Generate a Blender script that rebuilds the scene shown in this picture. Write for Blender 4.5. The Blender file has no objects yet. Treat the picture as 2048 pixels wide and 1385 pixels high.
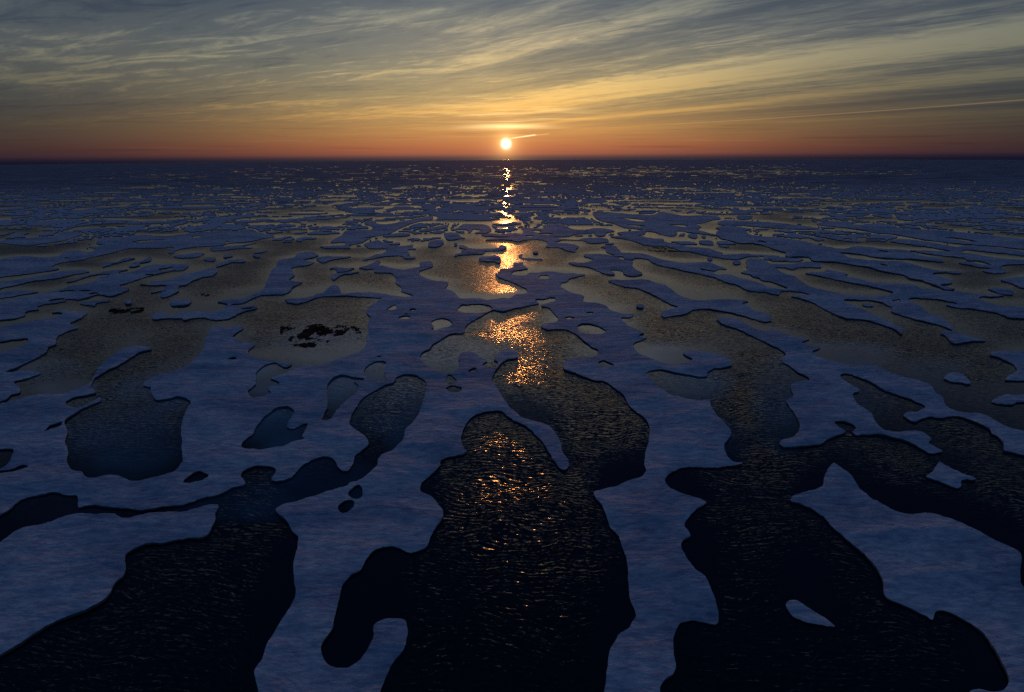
import bpy, math
import numpy as np
from mathutils import Matrix, Vector
from mathutils.geometry import delaunay_2d_cdt

R = math.radians
scene = bpy.context.scene
col = scene.collection

# ------------------------------------------------------------------ camera
IMG_W, IMG_H, FOCAL = 2048.0, 1385.0, 1138.0        # the traced outlines are read at this image size
CAM_H = 25.0                                         # metres above the water
DIP = 0.012                                          # horizon dip of the curved sea (rad)
EARTH = 2 * CAM_H / DIP ** 2                         # radius of the sea's curve
PITCH = math.atan((IMG_H / 2 - 320.5) / FOCAL) + DIP
ROLL = R(-0.28)
cam_rot = Matrix.Rotation(math.pi / 2 - PITCH, 3, 'X') @ Matrix.Rotation(ROLL, 3, 'Z')
cam_data = bpy.data.cameras.new('camera')
cam_data.sensor_width = 36.0
cam_data.lens = 36.0 * FOCAL / IMG_W
cam_data.clip_end = 60000
cam_data.clip_start = 0.1
cam = bpy.data.objects.new('camera', cam_data)
cam.matrix_world = Matrix.Translation((0, 0, CAM_H)) @ cam_rot.to_4x4()
col.objects.link(cam)
scene.camera = cam

CR = np.array([[cam_rot[i][j] for j in range(3)] for i in range(3)])


def ray(px, py):
    px = np.asarray(px, float); py = np.asarray(py, float)
    d = np.stack([(px - IMG_W / 2) / FOCAL, (IMG_H / 2 - py) / FOCAL, -np.ones_like(px)], -1)
    return d @ CR.T


def ground(px, py, h=0.0):
    """where the sight line meets the curved sea, h above the water -> x, y"""
    d = ray(px, py)
    dz = d[..., 2]; q = d[..., 0] ** 2 + d[..., 1] ** 2
    disc = np.maximum(dz * dz - 2 * (CAM_H - h) * q / EARTH, 0)
    t = 2 * (CAM_H - h) / np.maximum(-dz + np.sqrt(disc), 1e-4)
    return d[..., 0] * t, d[..., 1] * t


def sea(x, y):
    return -(x * x + y * y) / (2 * EARTH)


def azel(px, py):
    d = ray(px, py)
    return math.degrees(math.atan2(d[0], d[1])), math.degrees(math.atan2(d[2], math.hypot(d[0], d[1])))


SUN_AZ, SUN_EL = azel(1012, 288)

# ------------------------------------------------------------------ render settings
scene.view_settings.view_transform = 'Standard'
scene.view_settings.look = 'None'
scene.view_settings.exposure = 0.0
scene.view_settings.gamma = 1.0
scene.render.engine = 'CYCLES'
scene.cycles.max_bounces = 4
scene.cycles.diffuse_bounces = 2
scene.cycles.glossy_bounces = 2
scene.cycles.caustics_reflective = False
scene.cycles.caustics_refractive = False
scene.cycles.use_denoising = False
scene.cycles.sample_clamp_direct = 0.0
scene.cycles.sample_clamp_indirect = 2.0


# ------------------------------------------------------------------ node helper
def lin(c):
    return tuple(((v / 255) / 12.92 if v / 255 <= 0.04045 else ((v / 255 + 0.055) / 1.055) ** 2.4) for v in c)


class NT:
    def __init__(self, tree):
        self.t = tree; self.n = tree.nodes; self.l = tree.links

    def node(self, kind, **kw):
        n = self.n.new(kind)
        for k, v in kw.items():
            setattr(n, k, v)
        return n

    def put(self, sock, v):
        if hasattr(v, 'is_output') or isinstance(v, bpy.types.NodeSocket):
            self.l.new(v, sock)
        elif isinstance(v, (tuple, list)):
            dv = sock.default_value
            sock.default_value = tuple(v) + (1.0,) * (len(dv) - len(v))
        else:
            sock.default_value = v

    def m(self, op, a, b=None, c=None, clamp=False):
        n = self.node('ShaderNodeMath', operation=op, use_clamp=clamp)
        for i, v in enumerate((a, b, c)):
            if v is not None:
                self.put(n.inputs[i], v)
        return n.outputs[0]

    def vec(self, x, y, z):
        n = self.node('ShaderNodeCombineXYZ')
        for i, v in enumerate((x, y, z)):
            self.put(n.inputs[i], v)
        return n.outputs[0]

    def mix(self, f, a, b, blend='MIX', clamp=False):
        n = self.node('ShaderNodeMix', data_type='RGBA', blend_type=blend, clamp_result=clamp)
        self.put(n.inputs[0], f); self.put(n.inputs[6], a); self.put(n.inputs[7], b)
        return n.outputs[2]

    def sstep(self, v, a, b, lo=0.0, hi=1.0):
        n = self.node('ShaderNodeMapRange', interpolation_type='SMOOTHSTEP')
        for i, q in enumerate((v, a, b, lo, hi)):
            self.put(n.inputs[i], q)
        return n.outputs[0]

    def noise(self, vec, scale, detail=3.0, rough=0.5, dist=0.0, out=0):
        n = self.node('ShaderNodeTexNoise')
        self.put(n.inputs['Vector'], vec)
        n.inputs['Scale'].default_value = scale
        n.inputs['Detail'].default_value = detail
        n.inputs['Roughness'].default_value = rough
        n.inputs['Distortion'].default_value = dist
        return n.outputs[out]

    def ramp(self, f, stops, interp='LINEAR'):
        n = self.node('ShaderNodeValToRGB')
        n.color_ramp.interpolation = interp
        e = n.color_ramp.elements
        while len(e) < len(stops):
            e.new(0.5)
        for el, (p, c) in zip(e, stops):
            el.position = p; el.color = tuple(c) + (1,)
        self.put(n.inputs[0], f)
        return n.outputs[0]

    def gauss(self, v, mu, sig):
        q = self.m('DIVIDE', self.m('SUBTRACT', v, mu), sig)
        return self.m('EXPONENT', self.m('MULTIPLY', self.m('MULTIPLY', q, q), -1.0))


# ------------------------------------------------------------------ sky
world = bpy.data.worlds.new('World')
scene.world = world
world.use_nodes = True
W = NT(world.node_tree)
W.n.clear()
tc = W.node('ShaderNodeTexCoord')
sep = W.node('ShaderNodeSeparateXYZ')
W.l.new(tc.outputs['Generated'], sep.inputs[0])
dx, dy, dz = sep.outputs
elev = W.m('MULTIPLY', W.m('ARCSINE', dz), 180 / math.pi)
azim = W.m('MULTIPLY', W.m('ARCTAN2', dx, dy), 180 / math.pi)
azs = W.m('SUBTRACT', azim, SUN_AZ)


def epos(e):                                        # elevation (deg) -> ramp position, finer low down
    return ((e + 3) / 93) ** 0.5


ramp_in = W.m('POWER', W.m('DIVIDE', W.m('MAXIMUM', W.m('ADD', elev, 3.0), 0.0), 93.0), 0.5)
SKY = [(-3, (42, 38, 44)), (-0.62, (62, 54, 60)), (-0.42, (90, 66, 66)), (-0.1, (162, 95, 72)), (0.5, (184, 111, 72)),
       (1.2, (192, 130, 80)), (2.2, (192, 145, 88)), (3.6, (182, 150, 100)), (5, (170, 151, 110)), (7, (150, 143, 119)),
       (9, (130, 130, 121)), (12.5, (100, 109, 114)), (14.5, (178, 170, 162)), (17.5, (190, 187, 186)), (20.5, (142, 152, 164)), (24.5, (60, 80, 108)),  # bright stops above the view are added for the water to mirror
       (30, (27, 44, 80)), (45, (26, 54, 90)), (90, (26, 53, 90))]
base = W.ramp(ramp_in, [(epos(e), lin(c)) for e, c in SKY])
# the glow of the low sun dies away to both sides, red first; high up the dome is even
fall = W.gauss(azs, 0.0, 23.5)
fall_lo = W.mix(fall, (0.062, 0.135, 0.40), (1.0, 1.0, 1.0))
fall_md = W.mix(W.gauss(azs, 0.0, 27.0), (0.27, 0.36, 0.52), (1.0, 1.0, 1.0))
fall_up = W.mix(W.gauss(azs, 0.0, 75.0), (0.62, 0.70, 0.84), (1.0, 1.0, 1.0))
fall_c = W.mix(W.sstep(elev, 3.0, 10.0), fall_lo, fall_md)
fall_c = W.mix(W.sstep(elev, 22.0, 33.0), fall_c, fall_up)
base = W.mix(1.0, base, fall_c, 'MULTIPLY')
# added bright band above the view for the water's reflections, narrowed round the sun
added_band = W.m('MULTIPLY', W.sstep(elev, 12.6, 15.5), W.sstep(elev, 34.0, 24.0))
base = W.mix(added_band, base, W.mix(1.0, base, W.mix(W.gauss(azs, 0.0, 24.0), (0.32, 0.36, 0.44), (1.0, 1.0, 1.0)), 'MULTIPLY'))
# thicker lit veil above and right of the sun, a clear grey-blue gap to the upper left
veil = W.m('MULTIPLY', W.gauss(azs, 5.0, 14.0), W.gauss(elev, 7.0, 4.2))
base = W.mix(W.m('MULTIPLY', veil, 0.9), base, W.mix(1.0, base, (1.28, 1.16, 0.98), 'MULTIPLY'))
hole = W.m('MULTIPLY', W.gauss(azs, -24.0, 11.0), W.m('MULTIPLY', W.sstep(elev, 4.5, 9.0), W.sstep(elev, 20.0, 13.0)))
base = W.mix(hole, base, W.mix(1.0, base, (0.76, 0.82, 0.89), 'MULTIPLY'))
# cirrus: a flat layer seen in perspective, streaks running towards two far points
den = W.m('ADD', W.m('MAXIMUM', dz, 0.0), 0.035)
cx = W.m('DIVIDE', dx, den); cy = W.m('DIVIDE', dy, den)


def layer(ang, stretch, seed):
    a = R(ang); s, c = math.sin(a), math.cos(a)
    u = W.m('ADD', W.m('MULTIPLY', cx, s), W.m('MULTIPLY', cy, c))       # along the streaks
    v = W.m('SUBTRACT', W.m('MULTIPLY', cx, c), W.m('MULTIPLY', cy, s))  # across
    return W.vec(W.m('DIVIDE', u, stretch), v, seed)


big = W.noise(layer(-38, 7.0, 3.1), 0.75, 3.0, 0.5, 0.4)
mid = W.noise(layer(-38, 9.0, 7.7), 2.2, 5.0, 0.6, 0.6)
fine = W.noise(layer(-50, 3.0, 1.3), 8.0, 7.0, 0.68, 1.0)
left_a = W.noise(layer(-74, 3.0, 5.9), 0.55, 3.0, 0.5, 0.6)
left_b = W.noise(layer(-66, 3.2, 2.2), 3.0, 8.0, 0.68, 1.2)
right = W.sstep(azs, -14.0, 6.0)
a1 = W.m('ADD', W.m('ADD', W.m('MULTIPLY', big, 0.50), W.m('MULTIPLY', mid, 0.27)), W.m('MULTIPLY', fine, 0.24))
a2 = W.m('ADD', W.m('ADD', W.m('MULTIPLY', left_a, 0.40), W.m('MULTIPLY', left_b, 0.48)), W.m('MULTIPLY', fine, 0.14))
cm = W.node('ShaderNodeMix', data_type='FLOAT')
W.put(cm.inputs[0], right); W.put(cm.inputs[2], a2); W.put(cm.inputs[3], a1)
cl = cm.outputs[0]
cloud = W.sstep(W.m('SUBTRACT', cl, W.m('MULTIPLY_ADD', right, -0.05, 0.05)), 0.45, 0.60)
gap = W.sstep(cl, 0.49, 0.39)
amount = W.m('MULTIPLY', W.sstep(elev, 0.8, 4.0), W.sstep(elev, 40.0, 14.0))
cl_hi = W.mix(1.0, base, W.mix(W.sstep(elev, 1.0, 9.0), (1.55, 1.42, 1.02), (2.45, 2.10, 1.52)), 'MULTIPLY')
cl_lo = W.mix(1.0, base, W.mix(W.sstep(elev, 1.0, 9.0), (0.80, 0.82, 0.92), (0.62, 0.68, 0.80)), 'MULTIPLY')
sky = W.mix(W.m('MULTIPLY', cloud, amount), base, cl_hi)
sky = W.mix(W.m('MULTIPLY', gap, amount), sky, cl_lo)
# thin level streaks low over the horizon
low = W.noise(W.vec(W.m('MULTIPLY', azim, 0.06), W.m('MULTIPLY', elev, 2.6), 0.0), 1.3, 4.0, 0.6, 0.3)
lowm = W.m('MULTIPLY', W.sstep(elev, 4.2, 1.0), W.sstep(elev, -0.3, 0.4))
sky = W.mix(W.m('MULTIPLY', W.sstep(low, 0.56, 0.72), W.m('MULTIPLY', lowm, 0.8)), sky, W.mix(1.0, sky, (1.35, 1.25, 1.1), 'MULTIPLY'))
sky = W.mix(W.m('MULTIPLY', W.sstep(low, 0.46, 0.30), W.m('MULTIPLY', lowm, 0.7)), sky, W.mix(1.0, sky, (0.72, 0.7, 0.78), 'MULTIPLY'))


def add_light(sky, f, c):
    return W.mix(1.0, sky, W.mix(f, (0, 0, 0), c), 'ADD')


# sun, its aureole and the lit cloud bars above it
ang = W.m('SQRT', W.m('ADD', W.m('POWER', W.m('ABSOLUTE', azs), 2.0), W.m('POWER', W.m('ABSOLUTE', W.m('SUBTRACT', elev, SUN_EL)), 2.0)))
sky = add_light(sky, W.m('MULTIPLY', W.m('EXPONENT', W.m('MULTIPLY', ang, -1 / 2.2)), 0.22), (1.0, 0.42, 0.10))
sky = add_light(sky, W.m('EXPONENT', W.m('MULTIPLY', ang, -1 / 0.55)), (1.5, 0.85, 0.26))
sky = add_light(sky, W.gauss(ang, 0.0, 0.30), (7.0, 6.0, 4.2))
bars = W.noise(W.vec(W.m('MULTIPLY', azim, 0.10), W.m('MULTIPLY', elev, 3.0), 4.0), 1.0, 3.0, 0.5, 0.2)
bar = W.m('MULTIPLY', W.m('MULTIPLY', W.gauss(elev, 2.35, 0.20), W.gauss(azs, 0.0, 3.2)), 0.75)
sky = add_light(sky, bar, (1.0, 0.80, 0.38))
bar2 = W.m('MULTIPLY', W.m('MULTIPLY', W.gauss(elev, 3.4, 1.4), W.gauss(azs, 0.0, 6.5)), W.sstep(bars, 0.45, 0.68))
sky = add_light(sky, W.m('MULTIPLY', bar2, 0.42), (1.0, 0.74, 0.30))


def trail(sky, p0, p1, width, gain, colr):
    (a0, e0), (a1, e1) = azel(*p0), azel(*p1)
    k = (e1 - e0) / (a1 - a0)
    off = W.m('SUBTRACT', elev, W.m('MULTIPLY_ADD', W.m('SUBTRACT', azim, a0), k, e0))
    along = W.m('MULTIPLY', W.sstep(azim, a0, a0 + 0.25 * (a1 - a0)), W.sstep(azim, a1 + 0.05 * (a1 - a0), a1 - 0.1 * (a1 - a0)))
    return add_light(sky, W.m('MULTIPLY', W.m('MULTIPLY', W.gauss(off, 0.0, width), along), gain), colr)


sky = trail(sky, (1016, 278), (1072, 270), 0.05, 0.8, (1.0, 0.85, 0.5))
sky = trail(sky, (1040, 274), (1100, 268), 0.035, 0.3, (1.0, 0.7, 0.3))
sky = trail(sky, (1240, 255), (2090, 197), 0.038, 0.12, (1.0, 0.62, 0.24))
# the clear-air dusk sky itself, weak at this sun height
nish = W.node('ShaderNodeTexSky', sky_type='NISHITA')
nish.sun_disc = False
nish.sun_elevation = R(max(SUN_EL, 0.5)); nish.sun_rotation = R(SUN_AZ)
nish.altitude = 20; nish.dust_density = 2.0
sky = W.mix(1.0, sky, W.mix(1.0, nish.outputs[0], (0.003, 0.003, 0.003), 'MULTIPLY'), 'ADD')
# nothing below the sea's edge
sky = W.mix(W.sstep(elev, -3.0, -1.2), (0.002, 0.003, 0.006), sky)
bg = W.node('ShaderNodeBackground')
W.put(bg.inputs[0], sky)
bg.inputs[1].default_value = 1.0
wo = W.node('ShaderNodeOutputWorld')
W.l.new(bg.outputs[0], wo.inputs[0])

# ------------------------------------------------------------------ sun lamp
sun_data = bpy.data.lights.new('sun', 'SUN')
sun_data.energy = 0.23
sun_data.angle = R(0.5)
sun_data.color = (1.0, 0.35, 0.09)
sun = bpy.data.objects.new('sun', sun_data)
sd = Vector((math.sin(R(SUN_AZ)) * math.cos(R(SUN_EL)), math.cos(R(SUN_AZ)) * math.cos(R(SUN_EL)), math.sin(R(SUN_EL))))
# lamp raised over the visible disc so low floes shade less glitter
sd = Vector((sd.x, sd.y, math.sin(R(1.9))))
sun.rotation_euler = sd.to_track_quat('Z', 'Y').to_euler()
col.objects.link(sun)


# ------------------------------------------------------------------ materials
def material(name):
    m = bpy.data.materials.new(name)
    m.use_nodes = True
    t = NT(m.node_tree)
    t.n.clear()
    out = t.node('ShaderNodeOutputMaterial')
    bs = t.node('ShaderNodeBsdfPrincipled')
    t.l.new(bs.outputs[0], out.inputs[0])
    return m, t, bs


def snow_material():
    m, t, bs = material('snow')
    g = t.node('ShaderNodeNewGeometry')
    p = g.outputs['Position']
    s = t.node('ShaderNodeSeparateXYZ'); t.l.new(p, s.inputs[0])
    pa = t.vec(t.m('MULTIPLY', s.outputs[0], 0.45), s.outputs[1], 0.0)
    blot = t.noise(pa, 0.13, 6.0, 0.62, 0.6)
    grain = t.noise(pa, 1.6, 5.0, 0.65)
    wet = t.noise(pa, 0.45, 3.0, 0.6, 0.3)
    c = t.mix(t.sstep(blot, 0.36, 0.60), (0.50, 0.57, 0.66), (0.88, 0.88, 0.89))
    c = t.mix(t.sstep(grain, 0.35, 0.68), t.mix(1.0, c, (0.66, 0.71, 0.78), 'MULTIPLY'), c)
    c = t.mix(t.sstep(wet, 0.34, 0.22), c, (0.34, 0.45, 0.56))
    # melt pits and wind-scoured streaks
    vo = t.node('ShaderNodeTexVoronoi'); vo.inputs['Scale'].default_value = 0.55; t.put(vo.inputs['Vector'], t.vec(t.m('MULTIPLY', s.outputs[0], 0.7), s.outputs[1], 0.0))
    pit = t.m('MULTIPLY', t.sstep(vo.outputs['Distance'], 0.20, 0.06), t.sstep(blot, 0.50, 0.38))
    c = t.mix(t.m('MULTIPLY', pit, 0.75), c, (0.16, 0.24, 0.34))
    scour = t.noise(t.vec(t.m('MULTIPLY', s.outputs[0], 1.1), t.m('MULTIPLY', s.outputs[1], 2.8), 6.0), 1.0, 4.0, 0.65, 0.3)
    c = t.mix(t.sstep(scour, 0.60, 0.36), c, t.mix(1.0, c, (0.66, 0.72, 0.80), 'MULTIPLY'))
    t.put(bs.inputs['Base Color'], c)
    bs.inputs['Roughness'].default_value = 0.75
    bs.inputs['Specular IOR Level'].default_value = 0.2
    h = t.m('MULTIPLY_ADD', t.noise(pa, 0.32, 4.0, 0.6, 0.5), 0.55, t.m('ADD', t.m('MULTIPLY', t.noise(pa, 0.9, 6.0, 0.62), 0.26), t.m('MULTIPLY', t.noise(pa, 5.0, 3.0, 0.6), 0.05)))
    b = t.node('ShaderNodeBump'); b.inputs['Strength'].default_value = 1.0; b.inputs['Distance'].default_value = 0.7
    t.put(b.inputs['Height'], h)
    t.l.new(b.outputs[0], bs.inputs['Normal'])
    return m


def shaded_ice_material():
    """distant pack, darkened with distance: shade on its rough snow put into the colour"""
    m, t, bs = material('far_ice_shaded')
    g = t.node('ShaderNodeNewGeometry')
    p = g.outputs['Position']
    s = t.node('ShaderNodeSeparateXYZ'); t.l.new(p, s.inputs[0])
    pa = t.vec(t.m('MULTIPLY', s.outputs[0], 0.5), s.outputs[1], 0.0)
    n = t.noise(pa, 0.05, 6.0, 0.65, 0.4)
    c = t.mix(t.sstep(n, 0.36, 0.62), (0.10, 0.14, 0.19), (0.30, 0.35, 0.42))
    t.put(bs.inputs['Base Color'], t.mix(t.sstep(s.outputs[1], 150.0, 600.0), (0.66, 0.70, 0.76), c))  # farther ice darker, shade of backlit ridges painted into the base colour
    bs.inputs['Roughness'].default_value = 0.9
    bs.inputs['Specular IOR Level'].default_value = 0.05
    return m


def edge_material():
    m, t, bs = material('wet_ice_edge')
    g = t.node('ShaderNodeNewGeometry')
    n = t.noise(g.outputs['Position'], 2.5, 4.0, 0.6)
    t.put(bs.inputs['Base Color'], t.mix(n, (0.05, 0.08, 0.13), (0.14, 0.21, 0.30)))
    bs.inputs['Roughness'].default_value = 0.9
    bs.inputs['Specular IOR Level'].default_value = 0.08
    return m


def water_material():
    m, t, bs = material('sea_water')
    g = t.node('ShaderNodeNewGeometry')
    p = g.outputs['Position']
    s = t.node('ShaderNodeSeparateXYZ'); t.l.new(p, s.inputs[0])
    X, Y = s.outputs[0], s.outputs[1]
    at = t.node('ShaderNodeAttribute', attribute_name='ripple')
    tint = t.node('ShaderNodeAttribute', attribute_name='tint')
    warp = t.noise(p, 0.12, 2.0, 0.5, 0.0, 1)
    ws = t.node('ShaderNodeSeparateColor'); t.l.new(warp, ws.inputs[0])
    Yw = t.m('ADD', Y, t.m('MULTIPLY', t.m('SUBTRACT', ws.outputs[0], 0.5), 5.0))
    Yw = t.m('ADD', Yw, t.m('MULTIPLY', X, 0.10))
    # wind ripples: slopes taken straight from noise fields stretched along the crests
    r1 = t.noise(t.vec(t.m('MULTIPLY', X, 1.5), t.m('MULTIPLY', Yw, 8.5), 0.0), 1.0, 2.0, 0.55, 0.0, 1)
    r2 = t.noise(t.vec(t.m('MULTIPLY', X, 3.2), t.m('MULTIPLY', Yw, 18.0), 3.0), 1.0, 2.0, 0.6, 0.0, 1)
    c1 = t.node('ShaderNodeSeparateColor'); t.l.new(r1, c1.inputs[0])
    c2 = t.node('ShaderNodeSeparateColor'); t.l.new(r2, c2.inputs[0])
    gust = t.sstep(t.noise(t.vec(t.m('MULTIPLY', X, 0.5), Y, 0.0), 0.10, 3.0, 0.55), 0.30, 0.62, 0.55, 1.1)
    amp = t.m('MULTIPLY', at.outputs['Fac'], gust)

    # long low wavelets, half a metre from crest to crest
    wob = t.noise(t.vec(t.m('MULTIPLY', X, 0.30), t.m('MULTIPLY', Y, 0.55), 9.0), 1.0, 3.0, 0.55)
    ph = t.m('ADD', t.m('MULTIPLY', Yw, 16.0), t.m('MULTIPLY', wob, 18.0))
    wm = t.sstep(t.noise(t.vec(t.m('MULTIPLY', X, 0.35), t.m('MULTIPLY', Y, 0.9), 2.0), 1.0, 2.0, 0.5), 0.36, 0.66, 0.02, 0.13)
    wave = t.m('MULTIPLY', t.m('SINE', ph), wm)

    def slope(ch, k1, k2):
        a = t.m('MULTIPLY', t.m('SUBTRACT', c1.outputs[ch], 0.5), k1)
        b = t.m('MULTIPLY', t.m('SUBTRACT', c2.outputs[ch], 0.5), k2)
        return t.m('MULTIPLY', t.m('ADD', a, b), amp)
    sx = slope(0, 0.45, 0.85)
    sy = t.m('ADD', slope(1, 0.66, 1.2), t.m('MULTIPLY_ADD', wave, amp, t.m('MULTIPLY', amp, -0.05)))
    nv = t.node('ShaderNodeVectorMath', operation='NORMALIZE')
    t.put(nv.inputs[0], t.vec(sx, sy, 1.0))
    t.l.new(nv.outputs[0], bs.inputs['Normal'])
    bed = t.noise(p, 0.35, 3.0, 0.6)
    c = t.mix(tint.outputs['Fac'], (0.0015, 0.004, 0.010), t.mix(bed, (0.04, 0.16, 0.27), (0.08, 0.28, 0.36)))
    t.put(bs.inputs['Base Color'], c)
    # ripples too small to resolve: rougher where the wind bites and on the open water farther out
    far = t.sstep(Y, 55.0, 150.0, 0.15, 0.38)
    t.put(bs.inputs['Roughness'], t.m('MULTIPLY_ADD', at.outputs['Fac'], t.m('SUBTRACT', far, 0.07), 0.07))
    bs.inputs['IOR'].default_value = 1.33
    return m


def dark_material():
    m, t, bs = material('dark_scraps')
    bs.inputs['Base Color'].default_value = (0.006, 0.007, 0.009, 1)
    bs.inputs['Roughness'].default_value = 0.9
    bs.inputs['Specular IOR Level'].default_value = 0.05
    return m


SNOW, FAR_SHADED, EDGE, WATER, DARK = snow_material(), shaded_ice_material(), edge_material(), water_material(), dark_material()

# ------------------------------------------------------------------ the floes: label, outline, ponds cut through, freeboard
MAIN = '''570,598 573,603 599,606 617,601 634,594.5 660,592 685,591 720,593 754,594.5 764,596 759,599 754,603 737,615 732,623.5 741,635.5
737,642 735,649 738,664 733,672 732,688 725,698 705,709 678,717 649,727 605,731 587,735 573,744 552,752 542,756 560,765 552,770 538,774
536,778 542,784 536,788 515,792 501,792 495,780 509,770 512,756 511,746 519,737 534,727 552,724 558,729 573,733 583,728 560,722 534,719 515,715 497,709 495,703
503,694 509,688 507,684 487,683 472,677 465,673 474,664 486,656 481,651 456,654 425,654 417,666 410,678 409,688 400,707 388,719 364,735
320,748 300,756 285,769 301,774 302,784 310,798 332,797 357,793 371,796 381,804 377,811 369,827 365,840 362,859 363,888 365,914 366,920
359,931 352,939 322,951 277,960 258,960 242,953 217,948 195,953 174,954 162,941 146,939 134,925 135,898 129,884 135,859 128,845 141,832
162,818 202,799 201,794 182,803 156,813 137,812 130,805 137,799 156,792 191,784 187,777 182,774 187,758 225,735 254,719 277,705 303,697
293,693 264,691 250,694 221,713 195,737 189,750 176,766 141,782 117,788 82,788 39,797 0,806 -60,818 -150,840 -260,880 -260,1080 -150,1068 -60,1045 0,1028 19,1017
37,1000 59,993 84,989 103,983 137,989 155,991 156,1013 168,1010 191,1009 211,1013 254,1015 277,1018 303,1018 325,1012 364,1008 409,994 437,987 466,974
491,965 482,953 482,947 491,937 511,931 530,930 546,933 552,940 542,955 544,960 560,961 583,953 603,931 622,920 648,912 667,916 674,929
682,938 696,938 706,925 709,912 737,887 735,879 719,863 705,855 699,845 702,832 709,819 727,793 746,782 776,767 787,764 792,754 805,749
828,749 844,756 852,764 851,785 842,815 830,838 810,861 809,871 801,884 785,897 764,908 756,916 754,929 737,945 717,960 698,965 696,970
686,973 659,979 629,990 612,996 583,1004 560,1010 551,1018 556,1028 572,1039 586,1064 595,1071 592,1106 587,1125 588,1156 590,1192 581,1211
550,1258 533,1289 522,1320 510,1339 511,1361 517,1385 518,1440 530,1500 740,1500 752,1440 760,1385 767,1361 778,1336 792,1314 808,1295 814,1272 814,1250 810,1239
792,1235 772,1236 750,1246 746,1256 747,1270 739,1289 728,1308 714,1322 695,1332 672,1335 656,1328 643,1311 642,1292 653,1272 664,1256 672,1222
678,1195 683,1172 695,1156 706,1146 720,1139 731,1119 747,1101 767,1092 786,1090 803,1097 817,1103 833,1100 853,1092 860,1075 870,1056 883,1039
886,1024 879,1009 866,994 848,985 840,978 841,970 846,961 862,948 881,929 880,922 893,914 934,902 926,892 922,877 928,857 943,834
959,825 982,821 1005,822 1013,830 1027,839 1052,851 1066,863 1082,879 1095,898 1107,918 1121,935 1130,938 1136,933 1136,918 1127,906 1121,884
1111,865 1095,849 1085,845 1068,842 1044,834 1037,828 1021,815 1011,803 1000,785 992,772 983,760 986,750 996,733 1009,721 1035,713 1036,706
1025,699 1009,700 998,706 988,718 996,722 994,727 988,735 976,735 964,728 975,722 959,713 945,705 927,704 918,713 918,733 908,743 893,745
873,741 854,731 839,713 842,707 860,696 864,690 883,677 903,667 928,664 930,653 936,647 957,635 972,626 983,620 1007,622 1021,618 1041,614 1066,609
1078,606 1069,601 1072,598 1089,597 1098,595 1111,595 1112,600 1101,604 1082,611 1095,614 1105,621 1108,627 1116,634 1115,641 1105,645 1085,648
1081,652 1091,657 1107,658 1130,658 1150,666 1169,682 1185,694 1195,698 1197,703 1191,711 1154,715 1130,721 1127,729 1128,737 1150,745 1173,754
1193,760 1207,761 1222,770 1240,782 1250,793 1257,807 1271,821 1284,830 1296,845 1299,857 1298,879 1292,902 1289,927 1292,941 1284,951 1255,960
1239,969 1200,978 1188,983 1191,994 1205,1011 1212,1029 1222,1054 1234,1067 1245,1092 1254,1122 1257,1156 1259,1195 1272,1231 1262,1245 1259,1253
1237,1268 1229,1283 1219,1301 1215,1328 1212,1361 1207,1385 1200,1500 1330,1500 1322,1430 1320,1385 1321,1372 1332,1356 1348,1345 1352,1331 1347,1300 1348,1272 1354,1256
1362,1245 1382,1239 1406,1242 1434,1245 1437,1228 1432,1200 1423,1178 1412,1153 1390,1136 1376,1117 1361,1089 1368,1079 1381,1072 1376,1061
1369,1050 1371,1042 1393,1017 1413,1003 1405,998 1376,989 1352,981 1337,972 1330,961 1335,951 1352,939 1376,932 1415,933 1464,930 1485,926
1462,920 1452,904 1449,888 1458,875 1464,865 1460,857 1444,839 1430,824 1421,809 1419,799 1395,799 1366,794 1343,788 1317,772 1298,754 1292,744
1303,740 1327,739 1346,743 1376,748 1413,752 1415,744 1425,737 1450,734 1464,728 1454,715 1430,706 1401,702 1376,701 1366,706 1376,712 1385,719
1372,725 1352,729 1333,727 1309,719 1284,709 1272,700 1266,688 1278,681 1294,675 1278,672 1279,668 1288,666 1276,660 1255,650 1243,639 1242,635
1262,633 1268,627 1251,627 1219,619 1212,611 1200,607 1166,601 1168,592 1161,589 1144,585 1130,578 1120,572 1123,566 1135,562 1137,558 1154,553
1170,549 1151,547 1123,546 1106,543 1086,543 1079,545 1058,546 1053,550 1031,550 1022,547 1028,542 1046,539 1056,537 1052,534 1045,528 1046,524
1038,525 1026,527 1028,533 1021,536 1000,538 999,542 990,548 995,553 1014,560 1029,566 1043,573 1053,577 1054,586 1032,589 1022,595 1004,596
968,599 959,596 922,597 918,596 913,589 904,582 890,576 896,568 896,564 873,562 863,560 846,553 839,548 838,544 848,539 867,531 865,524
851,523 839,526 840,533 827,535 808,539 785,536 764,531 755,529 761,523 757,520 749,524 733,531 718,535 731,538 749,539 748,543 764,545
785,547 792,558 791,565 803,574 802,582 812,585 827,591 812,593 795,592 771,588 754,586 740,584 702,586 682,586 680,577 675,571 665,570
656,576 648,584 634,588 617,594 600,597'''
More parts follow.
